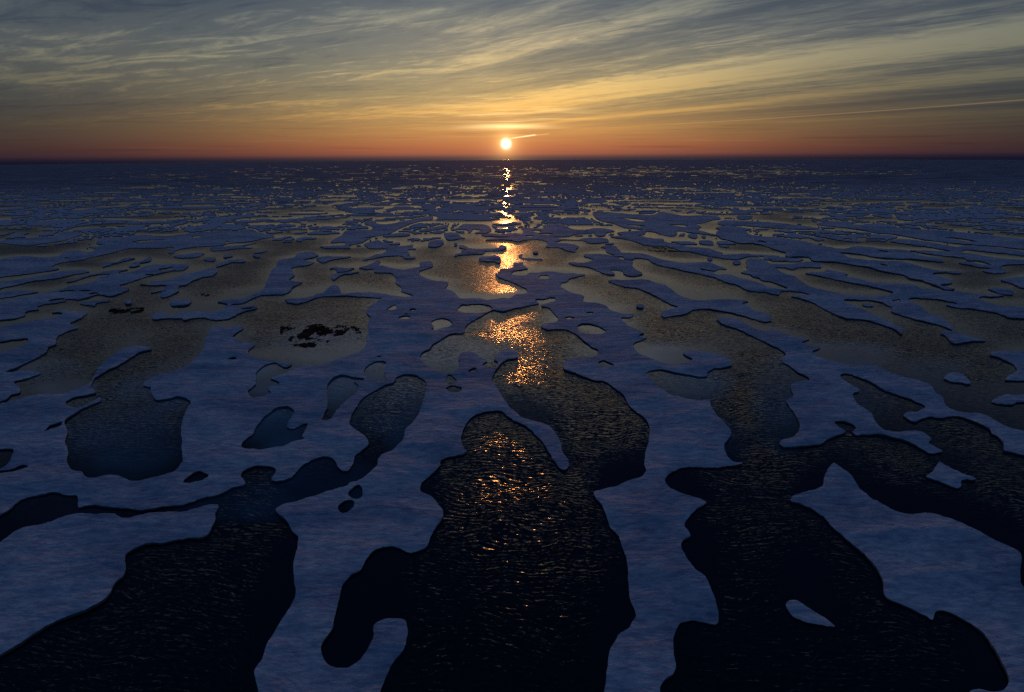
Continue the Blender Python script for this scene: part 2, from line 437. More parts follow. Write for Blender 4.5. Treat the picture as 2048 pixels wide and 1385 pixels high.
MAIN_PONDS = ['772,618 778,614 791,609 792,617 786,619', '818,620 826,616.5 832,618 829,622', '795,635 805,631 820,632 819,636 802,637.5',
 '809,627.5 814,626 817,627 813,628.5', '862,643 873,637 893,637 905,646 901,651 883,656 868,660 860,658 867,654',
 '915,619 922,610 942,608 965,608 981,612 985,618 972,624 932,625 918,622', '728,741 735,731 748,723 766,721 773,724 769,733 769,748 774,760 762,762 740,762 733,754',
 '656,767 666,756 684,750 698,751 711,755 729,756 725,762 709,763 717,770 714,782 698,795 682,809 670,825 657,839 643,837 650,824 655,811 655,795 654,776',
 '482,892 484,886 505,865 513,851 525,837 550,817 562,813 579,814 589,821 583,832 574,853 578,857 587,856 605,847 615,845 614,850 608,863 604,871 609,875 583,883 564,892 544,895 521,898 503,896 486,895',
 '365,963 378,950 392,942 405,943 417,950 407,957 388,963', '696,986 703,976 712,969 721,970 725,984 723,992 710,997 700,993', '674,1013 682,1004 698,998 709,1002 707,1011 696,1021 684,1024 676,1019',
 '891,759 898,748 910,754 914,760 910,766 893,766', '892,777 899,770 912,770 924,776 923,781 905,784', '1156,651 1164,647 1179,647 1197,652 1213,662 1205,667 1173,667 1158,663',
 '1129,635 1138,633 1150,635 1144,637.5 1134,637.5', '1172,624 1187,623.5 1185,626 1174,626', '1197,723 1208,720 1220,724 1229,729 1222,732 1205,733 1198,729',
 '1077,554 1082,550 1094,550 1099,553 1096,557 1082,558', '936,741 952,735 953,741 940,743', '-90,900 -20,896 10,897 27,900 22,915 10,930 -60,945', '-40,946 30,941 56,930 48,928 20,937 -30,942',
 '88,861 100,850 125,844 122,850 105,856', '456,718 466,714 473,717 464,719', '752,712 760,711 764,712 757,714']

FLOES = [
 ('huge branching sheet of ice across the whole middle, riddled with ponds and open coves', MAIN, MAIN_PONDS, 0.30),
 ('broad ice floe filling the lower left corner with a pointed right tip', '-160,1170 -60,1115 0,1083 42,1055 92,1044 133,1030 161,1026 195,1027 231,1027 239,1033 256,1035 283,1028 328,1023 370,1021 417,1009 438,1010 430,1026 429,1042 410,1071 375,1074 333,1083 297,1086 275,1093 250,1111 251,1136 246,1150 231,1164 214,1192 172,1218 125,1236 92,1251 50,1278 0,1308 -120,1372 -260,1430 -260,1230', [], 0.30),
 ('large ice floe in the lower right corner wrapped round a black rounded cove', '1668,925 1679,933 1696,942 1706,953 1718,973 1740,993 1770,1010 1803,1025 1827,1028 1854,1026 1884,1031 1917,1042 1954,1059 1992,1079 2042,1106 2041,1144 2048,1172 2110,1180 2240,1250 2240,1500 1940,1500 1925,1420 1936,1385 1953,1377 1981,1382 2003,1381 2014,1372 2017,1356 2003,1322 1986,1292 1964,1261 1939,1242 1911,1226 1889,1219 1872,1222 1867,1238 1856,1231 1814,1211 1775,1195 1768,1183 1767,1167 1764,1156 1753,1136 1736,1114 1708,1089 1669,1056 1643,1028 1622,1015 1600,1006 1581,1000 1585,992 1600,986 1633,977 1647,967 1648,951 1653,942 1662,929', [], 0.30),
 ('small sliver of ice alone in black water at the lower right', '1572,1206 1580,1200 1594,1201 1628,1222 1653,1236 1669,1251 1655,1250 1617,1243 1589,1233 1578,1220', [], 0.22),
 ('small angular ice floe with a notched lower edge in the black water at right', '1879,922 1891,929 1911,939 1932,948 1952,958 1924,960 1920,974 1884,964 1854,952 1863,945 1871,934', [], 0.26),
 ('big forked ice floe right of centre, holed, with thin arms reaching the right edge', '1434,637 1460,635 1477,639 1493,649 1512,657 1528,662 1548,658 1571,668 1600,676 1619,677 1604,684 1622,692 1641,695 1625,702 1641,714 1672,724 1705,730 1753,730 1775,742 1808,753 1841,761 1862,770 1871,784 1887,796 1889,806 1906,818 1928,823 1967,827 1994,842 2016,854 2048,860 2110,870 2200,900 2200,960 2110,925 2048,908 2027,903 2009,898 2008,886 1994,870 1984,866 1982,859 1954,844 1928,834 1906,830 1884,834 1858,833 1843,836 1832,843 1823,841 1808,829 1814,824 1836,822 1851,811 1832,802 1797,789 1770,779 1740,762 1714,751 1692,745 1680,750 1692,762 1720,780 1709,784 1706,791 1714,806 1731,817 1742,825 1749,838 1762,855 1797,864 1832,860 1847,864 1863,878 1858,884 1871,892 1885,900 1864,906 1854,903 1834,890 1797,876 1764,868 1736,867 1709,868 1705,862 1713,855 1705,847 1688,842 1669,842 1679,853 1691,862 1672,870 1655,878 1644,885 1622,889 1600,891 1581,893 1565,892 1560,884 1567,878 1583,874 1594,867 1600,853 1593,832 1587,821 1573,803 1575,797 1587,791 1583,780 1582,772 1590,764 1600,762 1619,758 1612,750 1600,745 1583,733 1565,722 1564,717 1573,708 1561,698 1532,684 1497,667 1473,656 1444,647', [], 0.32),
 ('small lens shaped ice floe adrift in the dark lead at the far right', '1889,756 1897,747 1917,746 1930,751 1941,767 1924,765 1902,762', [], 0.30),
 ('hooked ice floe cut by the right edge with a dark bay in it', '1981,707 1994,702 2048,701 2130,697 2150,765 2048,760 2011,759 2016,752 2034,741 2031,731 2016,722 1994,713', [], 0.30),
 ('low ice floe at the right edge just below the hooked one', '1983,802 2005,791 2020,789 2048,790 2130,795 2130,815 2048,803 2033,804 2026,808', [], 0.26),
 ('wedge shaped ice floe right of the long spits, tapering to the right', '1881,666 1893,661 1913,663 1939,672 1970,681 1950,681 1928,684 1911,687 1902,682 1893,672', [], 0.32),
 ('long swept ice floe with a blunt foot, below the sunlit shallows right of centre', '1217,561 1222,559.6 1252,559.6 1295,559.6 1311,565 1330,570 1343,578 1358,589 1377,597 1403,601 1432,598 1466,599 1497,602 1484,606 1494,610 1508,620 1534,627 1539,632 1544,640 1527,642 1504,636 1473,627 1434,620 1411,617 1385,620 1372,627 1352,630 1327,633 1322,625 1341,618 1356,614 1338,606 1312,592 1290,582 1270,575 1246,572 1227,566', [], 0.32),
 ('very long narrow ice floe trailing from the mid distance out to the right edge', '1202,494 1213,491 1232,493 1239,501 1242,505 1259,505 1285,507 1304,512 1321,518 1343,522 1363,525 1398,525 1417,524 1434,530 1454,537 1437,538 1430,541 1406,537.4 1398,535 1406,541 1427,544 1430,547.7 1461,549.4 1483,556 1506,562 1527,569 1546,576 1566,578 1576,575.7 1559,569 1539,562 1522,559 1518,555 1506,553 1501,549 1482,544 1494,541 1496,535 1492,533 1495,529 1492,523 1494,517 1510,516.7 1525,518 1532,522 1539,527 1559,528 1585,527 1607,524.4 1624,524.4 1640,528 1643,534 1621,534 1595,535 1587,539 1570,535 1551,535.5 1559,540 1566,546 1592,553 1600,560 1614,570 1631,576 1655,581 1689,588 1706,588.5 1732,592 1757,593 1775,591 1787,585 1766,578 1741,572 1706,565.5 1672,558.6 1638,551 1611,545.5 1650,543 1651,539 1672,542.4 1697,548 1689,551 1715,557 1741,563.7 1766,565.5 1800,567 1821,568 1834,570.6 1840,576 1860,577.4 1886,581 1910,582.5 1954,588 1989,588 2009,590 1990,593 1960,593 1958,597 1972,603 1997,611 2048,613 2130,616 2130,645 2048,636 2023,635 1997,626 1972,621 1937,616 1915,614 1893,609 1915,606.5 1900,602 1879,598 1852,596 1828,594.5 1816,597 1828,605 1842,612 1855,624 1877,632 1891,641 1906,653 1905,659 1891,653 1860,644 1818,634 1783,621 1785,616 1761,603 1741,600 1715,599 1689,599 1688,601 1715,613 1741,625 1766,637 1786,647 1807,659 1804,668 1792,659 1758,646 1732,639 1706,637 1689,635 1669,627 1638,611 1630,606 1600,596 1583,592 1621,588 1595,582.5 1573,581 1560,583 1559,588 1522,582.5 1498,581 1477,571 1450,563 1437,558 1432,555 1406,548.5 1381,544 1355,538 1331,533 1307,526 1299,520 1295,518 1270,516 1266,518.6 1249,517 1247,513.5 1229,512 1227,509 1213,504 1211,497',
   ['1782,601 1790,598.5 1800,598 1801,604'], 0.32),
 ('long ridged ice floe low against the right side with small humps on it', '1440,475 1432,463.5 1441,459 1431,456 1450,451 1490,455 1503,458 1491,461 1501,469 1550,474 1600,480 1621,485 1648,492 1672,496 1689,497 1713,492 1735,493 1755,496 1800,499 1817,501 1829,505.6 1848,511 1860,513 1886,519 1888,522 1818,517 1800,517 1749,513 1734,510 1703,505.6 1679,504 1668,502 1679,505 1693,512 1708,516 1737,520 1766,521 1809,523 1831,530 1860,537 1886,541 1924,542.5 1924,545 1876,544 1864,547 1879,552 1900,558.6 1906,563 1896,567 1879,569 1891,573 1910,577.4 1894,579 1876,571.4 1860,565.5 1843,559.5 1818,555 1807,548 1800,547 1766,541.5 1741,534 1713,529.6 1672,523 1646,522.5 1623,519 1622,516 1614,512.5 1571,511.6 1572,505.6 1552,499 1530,491 1506,486 1481,486 1460,480',
   ['1515,481.5 1525,481 1534,484.5 1520,483.5', '1755,499.5 1768,500 1778,503 1765,503', '1760,527.5 1770,528 1776,531 1765,530.5'], 0.45),
 ('jagged ice floe at the left edge with a thin pond opening to the left', '0,653 35,647 78,639 113,634 125,627 117,624 103,625 121,620 137,621 156,623 174,624 166,632 164,635 139,646 146,651 156,654 137,661 117,670 112,678 112,686 96,695 92,703 68,717 39,731 10,744 29,743.6 49,741.6 80,745 59,754 27,762 29,767 38,774 39,784 19,790 10,800 0,802 -80,812 -180,830 -200,690 -80,663', ['-140,692 0,683 29,678 56,678 55,687 33,694 0,702 -140,722'], 0.32),
 ('broad ragged ice floe with four slit ponds at the left edge', '0,640 17,638 51,629 50,624 77,617 73,613 102,606 130,601 131,598 162,598 195,589 222,592 236,588 258,577 239,571 256,565 290,554 325,545 350,541 367,539 377,530 368,528 334,529 300,530 282,536 273,541 239,546 236,544 255,539 236,540 222,541 180,549 150,558 133,565 150,561 171,554 197,548 220,548 210,552 196,557 185,564 162,568 142,571 120,578 82,587 43,595 0,603 -80,620 -80,655', ['96,602 106,598 131,597 128,598.5 115,601', '118,583 135,579.5 151,581 140,584.5', '155,582 171,579.5 184,580 172,583', '176,587 190,584.5 199,588 186,589', '316,539 345,535 343,538.5 322,541', '290,549 307,548 303,550.5'], 0.30),
 ('narrow ice strip at the left edge above the ragged floe with slit ponds', '-80,604 -80,596 0,584 40,580 58,582 77,583 43,589 0,596', [], 0.28),
 ('long straight ice finger at the left edge, second of the stacked strips', '-80,590 -80,572 0,563 34,559 85,550 137,541 171,540 178,543 145,549 116,556 65,562 34,569 0,576', [], 0.30),
 ('wide pale ice field at left with a ragged lower edge and scattered tiny pools', '-80,566 0,554 51,548 118,537 103,533 123,525 162,520 180,515 222,506 256,497 290,496 324,495.5 348,495 336,505 344,507 349,502 377,495 445,490 454,487 497,483 514,480 519,478 549,473 546,470 530,468 514,464 505,458 490,459 479,462 437,462 385,466.5 334,471.6 273,470 239,475 200,477 193,487 208,489 195,492 178,494 192,498 183,503 150,501 128,504 122,510 90,514 50,512 0,517 -80,530', ['262,483 290,480 330,479 300,482.5 268,484', '450,483 457,482 458,486 452,487', '128,516 136,515 137,517 130,517.5', '383,473 405,472 400,474.5 385,475'], 0.26),
 ('low ice tongue at the left edge above the wide pale ice field', '-80,500 0,487 53,491 85,487 118,482.7 140,477 165,468 160,465 120,465 113,471 60,475 0,481 -80,489', [], 0.26),
 ('hourglass shaped ice floe left of centre, narrow below and joined to a winged foot', '594,507 604,505 623,504 637,510 633,512.5 606,520 628,523.6 616,529.6 582,536.4 589,550 577,559.5 587,562 604,563.7 597,568 585,574 580,581 568,587 522,590 505,596 488,604 461,609 481,611.6 514,613 512,616 481,624.4 462,634.7 430,639 409,634.7 385,635.5 367,639 364,636.4 334,635.5 305,637 304,634.7 305,629.5 314,625 331,625 332,630.4 344,629.5 372,622.7 396,622 416,624.4 437,622 450,613 455,608 435,603 454,599 479,597 505,588.5 526,579 532,565.5 539,550 544,539 552,533 556,521 573,517 590,514', ['481,617.6 495,615 510,614 497,617.6'], 0.34),
 ('slanting ice floe with a stepped blunt lower end, left of the hourglass floe', '302,568 300,563 317,562 343,558 368,549 396,543 420,536 432,537 435,543 426,550 402,555 380,564 372,569 357,573 357,581 322,594 321,586 334,580 302,584.5 301,583 321,580 333,571 302,570 280,568', [], 0.34),
 ('small dark chunk of ice above the winged foot of the hourglass floe', '340,600.5 351,599 382,601.4 377,607 351,611 341,608', [], 0.45),
 ('small flat cake of ice beside the ragged floe with slit ponds', '159,605.6 191,601 219,599 217,602 191,606 190,610.7 171,609', [], 0.30),
 ('tiny upright lump of ice in open water at left', '249,603 256,597 261,599.6 261,606 251,606.5', [], 0.55),
 ('thin crooked ice strip with a bump on its left end', '205,533 210,525 227,525 248,517 270,516 256,520 227,527', [], 0.34),
 ('short slanting ice strip right of the thin crooked one', '258,533 268,524.4 280,523 302,513 301,521 280,526 279,530', [], 0.34),
 ('thin ragged ice strip under the wide pale ice field at left', '347,512 387,507 409,506.5 397,512.5 382,515 355,515', [], 0.30),
 ('small rectangular chunk of ice, leftmost of three bits in a row', '407,517 431,515 429,520 420,521.5 408,519', [], 0.4),
 ('small lozenge of ice in the middle of a row of three bits', '446.5,511.6 464,508 465,511 448,514.5', [], 0.4),
 ('small rounded lump of ice at the right end of a row of three bits', '506,510 512,508 519.5,513 514,514.5', [], 0.4),
 ('thin dart of ice just above the rounded lump', '507.7,505.6 530,500 534,501 510,506.5', [], 0.3),
 ('thin curved ice strip left of the hourglass floe', '432.5,529.6 450,523 462,520 490,519.5 490,522.7 462,525 445,530 433,533', [], 0.34),
 ('forked ice strip under the wide pale ice field', '419.6,496 445,493 485,490 512,486 486,492 505,495.4 471,497 423,500.5', [], 0.28),
 ('tapering ice floe just right of the head of the hourglass floe', '632.5,517.6 643,513 668,512.5 702,513 685,516 660,520 647,525', [], 0.34),
 ('small crooked ice piece above the left tip of the huge sheet', '659,536.4 668,533 682,534 696,536.4 708,535.5 702,539 692,542.4 673,542.4 672,538', [], 0.34),
 ('comma shaped ice piece below the small crooked one', '662,553.5 668,548 694,544 718,543 706,546 682,550 673,556 667,559.5', [], 0.34),
 ('ragged ice floe with frayed right side between the central ponds', '726.5,520 742,512.5 754,508 767,505.6 773,500.5 774,498 754,497 737,495.4 728,488 742,483.4 757,480 764,484 779,486 800,485 800,487.7 776,489.4 805,492 826,489.4 824,494.5 832,497 815,500.5 819,507 814,511.6 831,513 829,516 808,516 805,512.5 771,512.5 745,516.7', [], 0.32),
 ('wide ice floe with a raised upper arm, left of the sun path', '639,493 660,492 691,488.7 690,485 661,484.4 668,478 684,470 689,463 716,459.6 744,458 744,453 728,447 749,442.5 754,447 778,447.7 805,442.5 839,436 866,433 866,438 839,442.5 812,451 793,459.6 780,466.5 754,471.6 720,477 742,476 732,480 726,484.4 696,492 701,495.5 668,496.4 653,496.4', [], 0.30),
 ('narrow ice bar beside the wide floe with a raised arm', '766,471.6 793,466.5 820,467 820,470 796,472.5 769,473', [], 0.34),
 ('slender ice bar in open water left of the sun path', '837.6,461 858,456 873,453 897,450 894,454.5 873,459 844,463', [], 0.34),
 ('ragged ice floe with a hanging tooth beside the sun path', '901,459 913,456 927,448 952,448 976,451 983,460.5 973,465.6 949,465.6 963,461 947,458 944,461 938,465.6 934,460 915,459 905,461', [], 0.32),
 ('small ice cake with a thin tail left of the sun path', '888,467 917,467 922,473 930,476 918,477 895,479', [], 0.4),
 ('small slanted ice cake next to a tiny lump', '856,492 860,483 886,480 887,486 872,494', [], 0.4),
 ('tiny lump of ice left of the forked strip by the sun path', '908.5,486 914,484 914,490 909,491', [], 0.5),
 ('forked ice strip with two left prongs at the head of the sun glitter', '918,491 927,490.4 939,495.5 970,497 997,494.7 1000,490.4 1014,493 1005,500 970,503 968,506 942,509 918,510 909,512.6 910,509 922,505 923,500.7 935,499 918,494.7', [], 0.34),
 ('oval ice cake touching the left side of the sun glitter', '958,516 970,512.6 997,512 1002,518.6 999,525.5 987,522 970,522 959,520', [], 0.4),
 ('thin ragged curl of brash ice right of the sun glitter', '1037,511 1045,508.5 1043,514 1055,516 1085,518.5 1060,519.5 1040,515', [], 0.15),
 ('tiny peaked block of ice sticking up right of the sun glitter', '1066,505 1071,501 1077,505 1072,507', [], 0.5),
 ('wide ragged ice floe right of the sun path pierced by bright pools', '963,469 983,467 1004,468 1030,465.6 1045,467 1046,460 1042,456 1072,457 1089,455.4 1086,452 1106,447.7 1127,450 1147,458 1170,459 1194,456 1218,458 1229,462 1213,465.6 1211,470.5 1192,471 1189,466 1175,467 1151,468 1134,473 1106,473 1117,476.7 1158,479 1168,476 1215,477.5 1218,482 1200,486 1175,485 1170,482 1124,480 1110,485 1140,487 1158,493 1151,499 1151,503 1137,501.5 1117,494.7 1091,493 1096,487 1094,483.6 1081,479 1055,479 1035,482.7 1021,480 995,479 971,480 973,478.5 995,476 1021,474 995,473 968,471.6', ['1050,471.6 1060,470 1069,471.6 1060,473.5', '1064.5,461 1078,460 1083,463.5 1072,464.5', '1077,467 1095,466 1108,468 1090,469.5'], 0.34),
 ('shallow bow shaped ice piece crossing the sun path', '984,447.7 1004,447.7 1030,444 1043,447 1035,448.5 1017,451 997,451', [], 0.34),
 ('broad ragged ice floe with two legs, right of the sunlit shallows', '1167,510 1184,507.5 1218,510 1232,514 1246,518.6 1266,522 1264,529 1270,537 1285,547 1261,552 1247,546 1246,542.5 1232,539 1220,540 1230,547 1228,549 1213,547.7 1198,542.5 1184,535.7 1167,532 1149,530 1137,525.5 1168,524.6 1188,518.6 1169,512.6', [], 0.34),
 ('tiny ice chip in open water above the long swept floe', '1273,609 1285,608 1288,612 1285,615 1274,613', [], 0.4),
 ('long tapering ice floe slanting down to the right above the dotted sandbar', '1221,473 1252,471 1276,471.6 1304,476 1328,479 1329,482.7 1355,488 1381,493 1417,496.4 1432,501.5 1446,506 1444,509 1466,508 1500,507.5 1500,510 1488,515 1470,518 1430,513.5 1401,508 1381,503 1360,501.5 1350,497 1331,492 1304,491 1287,488.7 1270,482.7 1252,478.5', [], 0.34),
 ('broad mottled ice floe with bright pools, right of centre towards the horizon', '1224,446 1248,454.5 1285,459.6 1234,465.6 1248,470.7 1289,468 1292,463 1311,464.7 1323,469 1349,471.6 1355,465.6 1352,462 1388,465.6 1422,470 1454,474.5 1439,470 1414,464.7 1396,458 1403,453.7 1391,447.7 1410,445 1425,440 1442,437.4 1439,434 1422,431.5 1393,430.6 1362,430.6 1345,427 1320,424 1309,429 1277,429 1234,425.5 1208,424 1185,425 1190,434 1200,441', ['1253,448.5 1275,450 1292,452 1280,453 1258,450.5', '1338,448.5 1360,449 1375,451 1372,453 1345,450.5', '1232,435.7 1270,437 1294,441.5 1275,442.5 1250,438', '1340,441 1345,440.5 1344,442 1339,442'], 0.32),
 ('flat ice belt right of the mottled floe, running to the right', '1436,444 1448,441 1516,443 1560,446 1600,451 1640,457 1600,459 1566,457 1533,455 1490,451 1436,448', [], 0.30),
 ('short ice bar between the mottled floe and the ridged one', '1376,469 1395,469.5 1393,476 1378,473', [], 0.36),
 ('tiny square of ice beside the short bar', '1403,471.6 1412,471 1411,475 1405,474.5', [], 0.36),
 ('small wedge of ice above the left tip of the ridged floe', '1398,482 1424,481.5 1427,488 1400,486', [], 0.40),
 ('thin sliver of ice below the small wedge', '1437,490.5 1458,492 1457,494 1438,492', [], 0.25),
 ('small oval ice cake far right of the sun path near the mottled floe', '1473.5,432 1490,431 1505,433 1500,437.5 1478,437.5', [], 0.40),
 ('small dark ice chunk, upper of two near the end of the tapering floe', '1415,515 1425,514 1424,520 1416,519', [], 0.4),
 ('small flat ice chunk, lower of two near the end of the tapering floe', '1466,522 1481,522 1480,527 1467,526', [], 0.4),
 ('thin straight ice bar right of the ridged floe head', '1597,466 1620,465.5 1638,471 1650,468 1690,471.5 1713,467.5 1735,474 1712,476 1722,483 1680,480.5 1650,475 1620,470', ['1622,468.5 1638,468 1640,471 1628,470', '1685,478 1700,477 1703,480 1690,480'], 0.30),
 ('widening ice belt low on the right, cut by the right edge', '1633,448 1659,443 1700,444 1719,443.6 1702,447.7 1720,449 1763,446.5 1790,452 1804,457 1850,459 1900,462 1960,468 2048,478 2130,488 2130,508 2048,498 1990,492 1930,488 1880,483 1850,479 1816,473 1778,467 1760,466.5 1722,459.6 1671,453', ['1890,474.5 1917,476.5 1956,483 1935,483 1918,480'], 0.32),
 ('long low ice strip with a slit bay at the right edge', '1780,481.5 1800,478 1843,482 1880,488 1917,493.5 1930,490 1990,495 2048,502 2130,509 2130,520 2048,511 1971,502.5 1927,499.5 1923,503 1960,510 2010,517 2048,519.5 2130,526 2130,534 2048,528.5 2005,531 2000,536 1971,535 1950,532 1917,525 1935,523 1965,529 1984,530 1964,522.5 1934,519.5 1929,516 1886,511 1852,506.5 1820,500.5 1901,502 1869,495.5 1817,488.5', ['1980,488.5 2000,488 2048,492 2010,491'], 0.32),
 ('small thin ice bar below the long low strip at far right', '1966,540.7 1985,537 2005,538 2012,543 1995,546 1970,543', [], 0.34),
 ('ice floe corner poking in at the right edge above the wedge piece', '2002,560 2048,553 2120,553 2120,590 2048,576 2020,565', [], 0.32),
 ('small tilted ice piece at right lying over the end of a long arm', '1977,576.5 1992,575.7 2028,582.5 2026,588 1999,585', [], 0.36),
 ('tiny ice bar inside the bay of the very long narrow floe', '1725,606.5 1745,609 1748,611.5 1728,610', [], 0.3),
 ('thin broken ice strip under the ridged floe', '1481,510 1510,509 1540,510.5 1559,513 1520,513 1490,512.5', [], 0.25),
 ('hooked thin ice strip above the head of the very long narrow floe', '1527,515 1533,511.5 1560,514 1590,516.5 1607,519 1600,522 1580,523 1555,520 1530,518.5', ['1537,518 1555,520 1580,521 1560,522 1545,521'], 0.25),
]
SCRAPS = [(612, 668, 52, 20, 11), (672, 662, 52, 12, 12), (253, 622, 36, 7, 13), (600, 690, 34, 6, 16), (1328, 500, 32, 5, 14), (418, 590, 16, 3, 15)]
# patches where pale ice lies under the water: px, py, rx, ry, strength
SHALLOWS = [(250, 870, 125, 85, 0.50), (300, 790, 90, 45, 0.55), (770, 800, 90, 70, 0.55), (550, 860, 60, 50, 0.8), (690, 790, 50, 45, 0.8), (750, 742, 26, 24, 0.8),
 (530, 760, 45, 35, 0.9), (640, 690, 110, 50, 0.5), (900, 710, 90, 40, 0.45), (1330, 710, 60, 25, 0.6), (1380, 770, 90, 35, 0.5), (1560, 800, 60, 90, 0.40), (1690, 710, 110, 28, 0.5),
 (480, 1000, 150, 45, 0.30), (110, 1010, 120, 40, 0.18), (640, 950, 110, 45, 0.28), (820, 850, 60, 60, 0.4), (720, 1000, 30, 30, 0.25), (1560, 870, 50, 40, 0.35), (90, 740, 80, 30, 0.4), (130, 775, 70, 18, 0.5), (1860, 750, 70, 40, 0.25), (1740, 800, 60, 40, 0.15), (1460, 880, 70, 40, 0.2)]

# ------------------------------------------------------------------ helpers for the surfaces
def grad_noise(x, y, seed=0):
    x = np.asarray(x, float); y = np.asarray(y, float)
    xi = np.floor(x).astype(np.int64); yi = np.floor(y).astype(np.int64)
    fx = x - xi; fy = y - yi

    def g(ix, iy, ax, ay):
        h = (ix * 374761393 + iy * 668265263 + seed * 1442695041) & 0x7fffffff
        h = ((h ^ (h >> 13)) * 1274126177) & 0x7fffffff
        a = ((h ^ (h >> 16)) & 0xffff) / 65535.0 * 2 * np.pi
        return np.cos(a) * ax + np.sin(a) * ay
    u = fx * fx * fx * (fx * (fx * 6 - 15) + 10); v = fy * fy * fy * (fy * (fy * 6 - 15) + 10)
    a = g(xi, yi, fx, fy); b = g(xi + 1, yi, fx - 1, fy); c = g(xi, yi + 1, fx, fy - 1); d = g(xi + 1, yi + 1, fx - 1, fy - 1)
    return (a * (1 - u) + b * u) * (1 - v) + (c * (1 - u) + d * u) * v


def fbm(x, y, octaves=4, seed=0, rough=0.5):
    s = 0; a = 1.0; f = 1.0
    for o in range(octaves):
        s = s + a * grad_noise(x * f + 17.3 * o, y * f - 9.1 * o, seed + o); a *= rough; f *= 2.03
    return s


def horizon_y(px):
    px = np.asarray(px, float)
    lo = np.full(px.shape, -2500.0); hi = np.full(px.shape, 3500.0)
    for _ in range(50):
        mid = 0.5 * (lo + hi)
        d = ray(px, mid)
        seen = (d[..., 2] < 0) & (d[..., 2] ** 2 - 2 * CAM_H * (d[..., 0] ** 2 + d[..., 1] ** 2) / EARTH >= 0)
        hi = np.where(seen, mid, hi); lo = np.where(seen, lo, mid)
    return hi


def parse(s):
    return np.array([[float(v) for v in p.split(',')] for p in s.split()])


def curve(P, step):
    """closed centripetal Catmull-Rom through the read points, sharp turns kept"""
    n = len(P); out = []
    for i in range(n):
        p0, p1, p2, p3 = P[i - 1], P[i], P[(i + 1) % n], P[(i + 2) % n]
        L = np.hypot(*(p2 - p1))
        k = max(1, int(round(L / step)))
        a = max(np.hypot(*(p1 - p0)), 1e-3) ** 0.5; b = max(L, 1e-3) ** 0.5; c = max(np.hypot(*(p3 - p2)), 1e-3) ** 0.5
        m1 = (p2 - p1) + b * ((p1 - p0) / a - (p2 - p0) / (a + b))
        m2 = (p2 - p1) + b * ((p3 - p2) / c - (p3 - p1) / (b + c))
        for q in range(k):
            t = q / k; t2 = t * t; t3 = t2 * t
            out.append((2 * t3 - 3 * t2 + 1) * p1 + (t3 - 2 * t2 + t) * m1 + (-2 * t3 + 3 * t2) * p2 + (t3 - t2) * m2)
    return np.array(out)


def inside(pts, loops):
    x, y = pts[:, 0], pts[:, 1]
    r = np.zeros(len(pts), bool)
    for L in loops:
        A = L; B = np.roll(L, -1, 0)
        sel = (y >= L[:, 1].min()) & (y <= L[:, 1].max()) & (x <= L[:, 0].max())
        idx = np.nonzero(sel)[0]
        xs, ys = x[idx], y[idx]; rr = np.zeros(len(idx), bool)
        for (ax, ay), (bx, by) in zip(A, B):
            if ay == by:
                continue
            c = (ay > ys) != (by > ys)
            rr ^= c & (xs < (bx - ax) * (ys - ay) / (by - ay) + ax)
        r[idx] ^= rr
    return r


def area(L):
    x, y = L[:, 0], L[:, 1]
    return abs(np.dot(x, np.roll(y, -1)) - np.dot(y, np.roll(x, -1))) / 2


def mesh_object(name, verts, faces, mat, parent=None, loc=None, smooth=True):
    me = bpy.data.meshes.new(name)
    me.from_pydata([tuple(v) for v in verts], [], faces)
    me.materials.append(mat)
    if smooth:
        me.polygons.foreach_set('use_smooth', [True] * len(me.polygons))
    me.update()
    ob = bpy.data.objects.new(name, me)
    col.objects.link(ob)
    if loc is not None:
        ob.location = loc
    if parent is not None:
        ob.parent = parent
    return ob


def snow_height(x, y, d, T):
    T = T * (0.85 + 0.55 * fbm(x * 0.22, y * 0.22, 2, 71))
    und = 0.075 * fbm(x * 0.075, y * 0.16, 4, 5, 0.55) + 0.42 * np.clip(1 - 2.6 * np.abs(fbm(x * 0.045 + 4, y * 0.12, 2, 21)), 0, 1) ** 2 * np.clip(0.25 + 2.2 * fbm(x * 0.03, y * 0.05, 2, 88), 0, 1)
    return T * (0.86 + 0.14 * (1 - np.exp(-d / 0.35))) + und * (1 - np.exp(-d / 2.0)) * np.clip(T / 0.3, 0.3, 1.2)


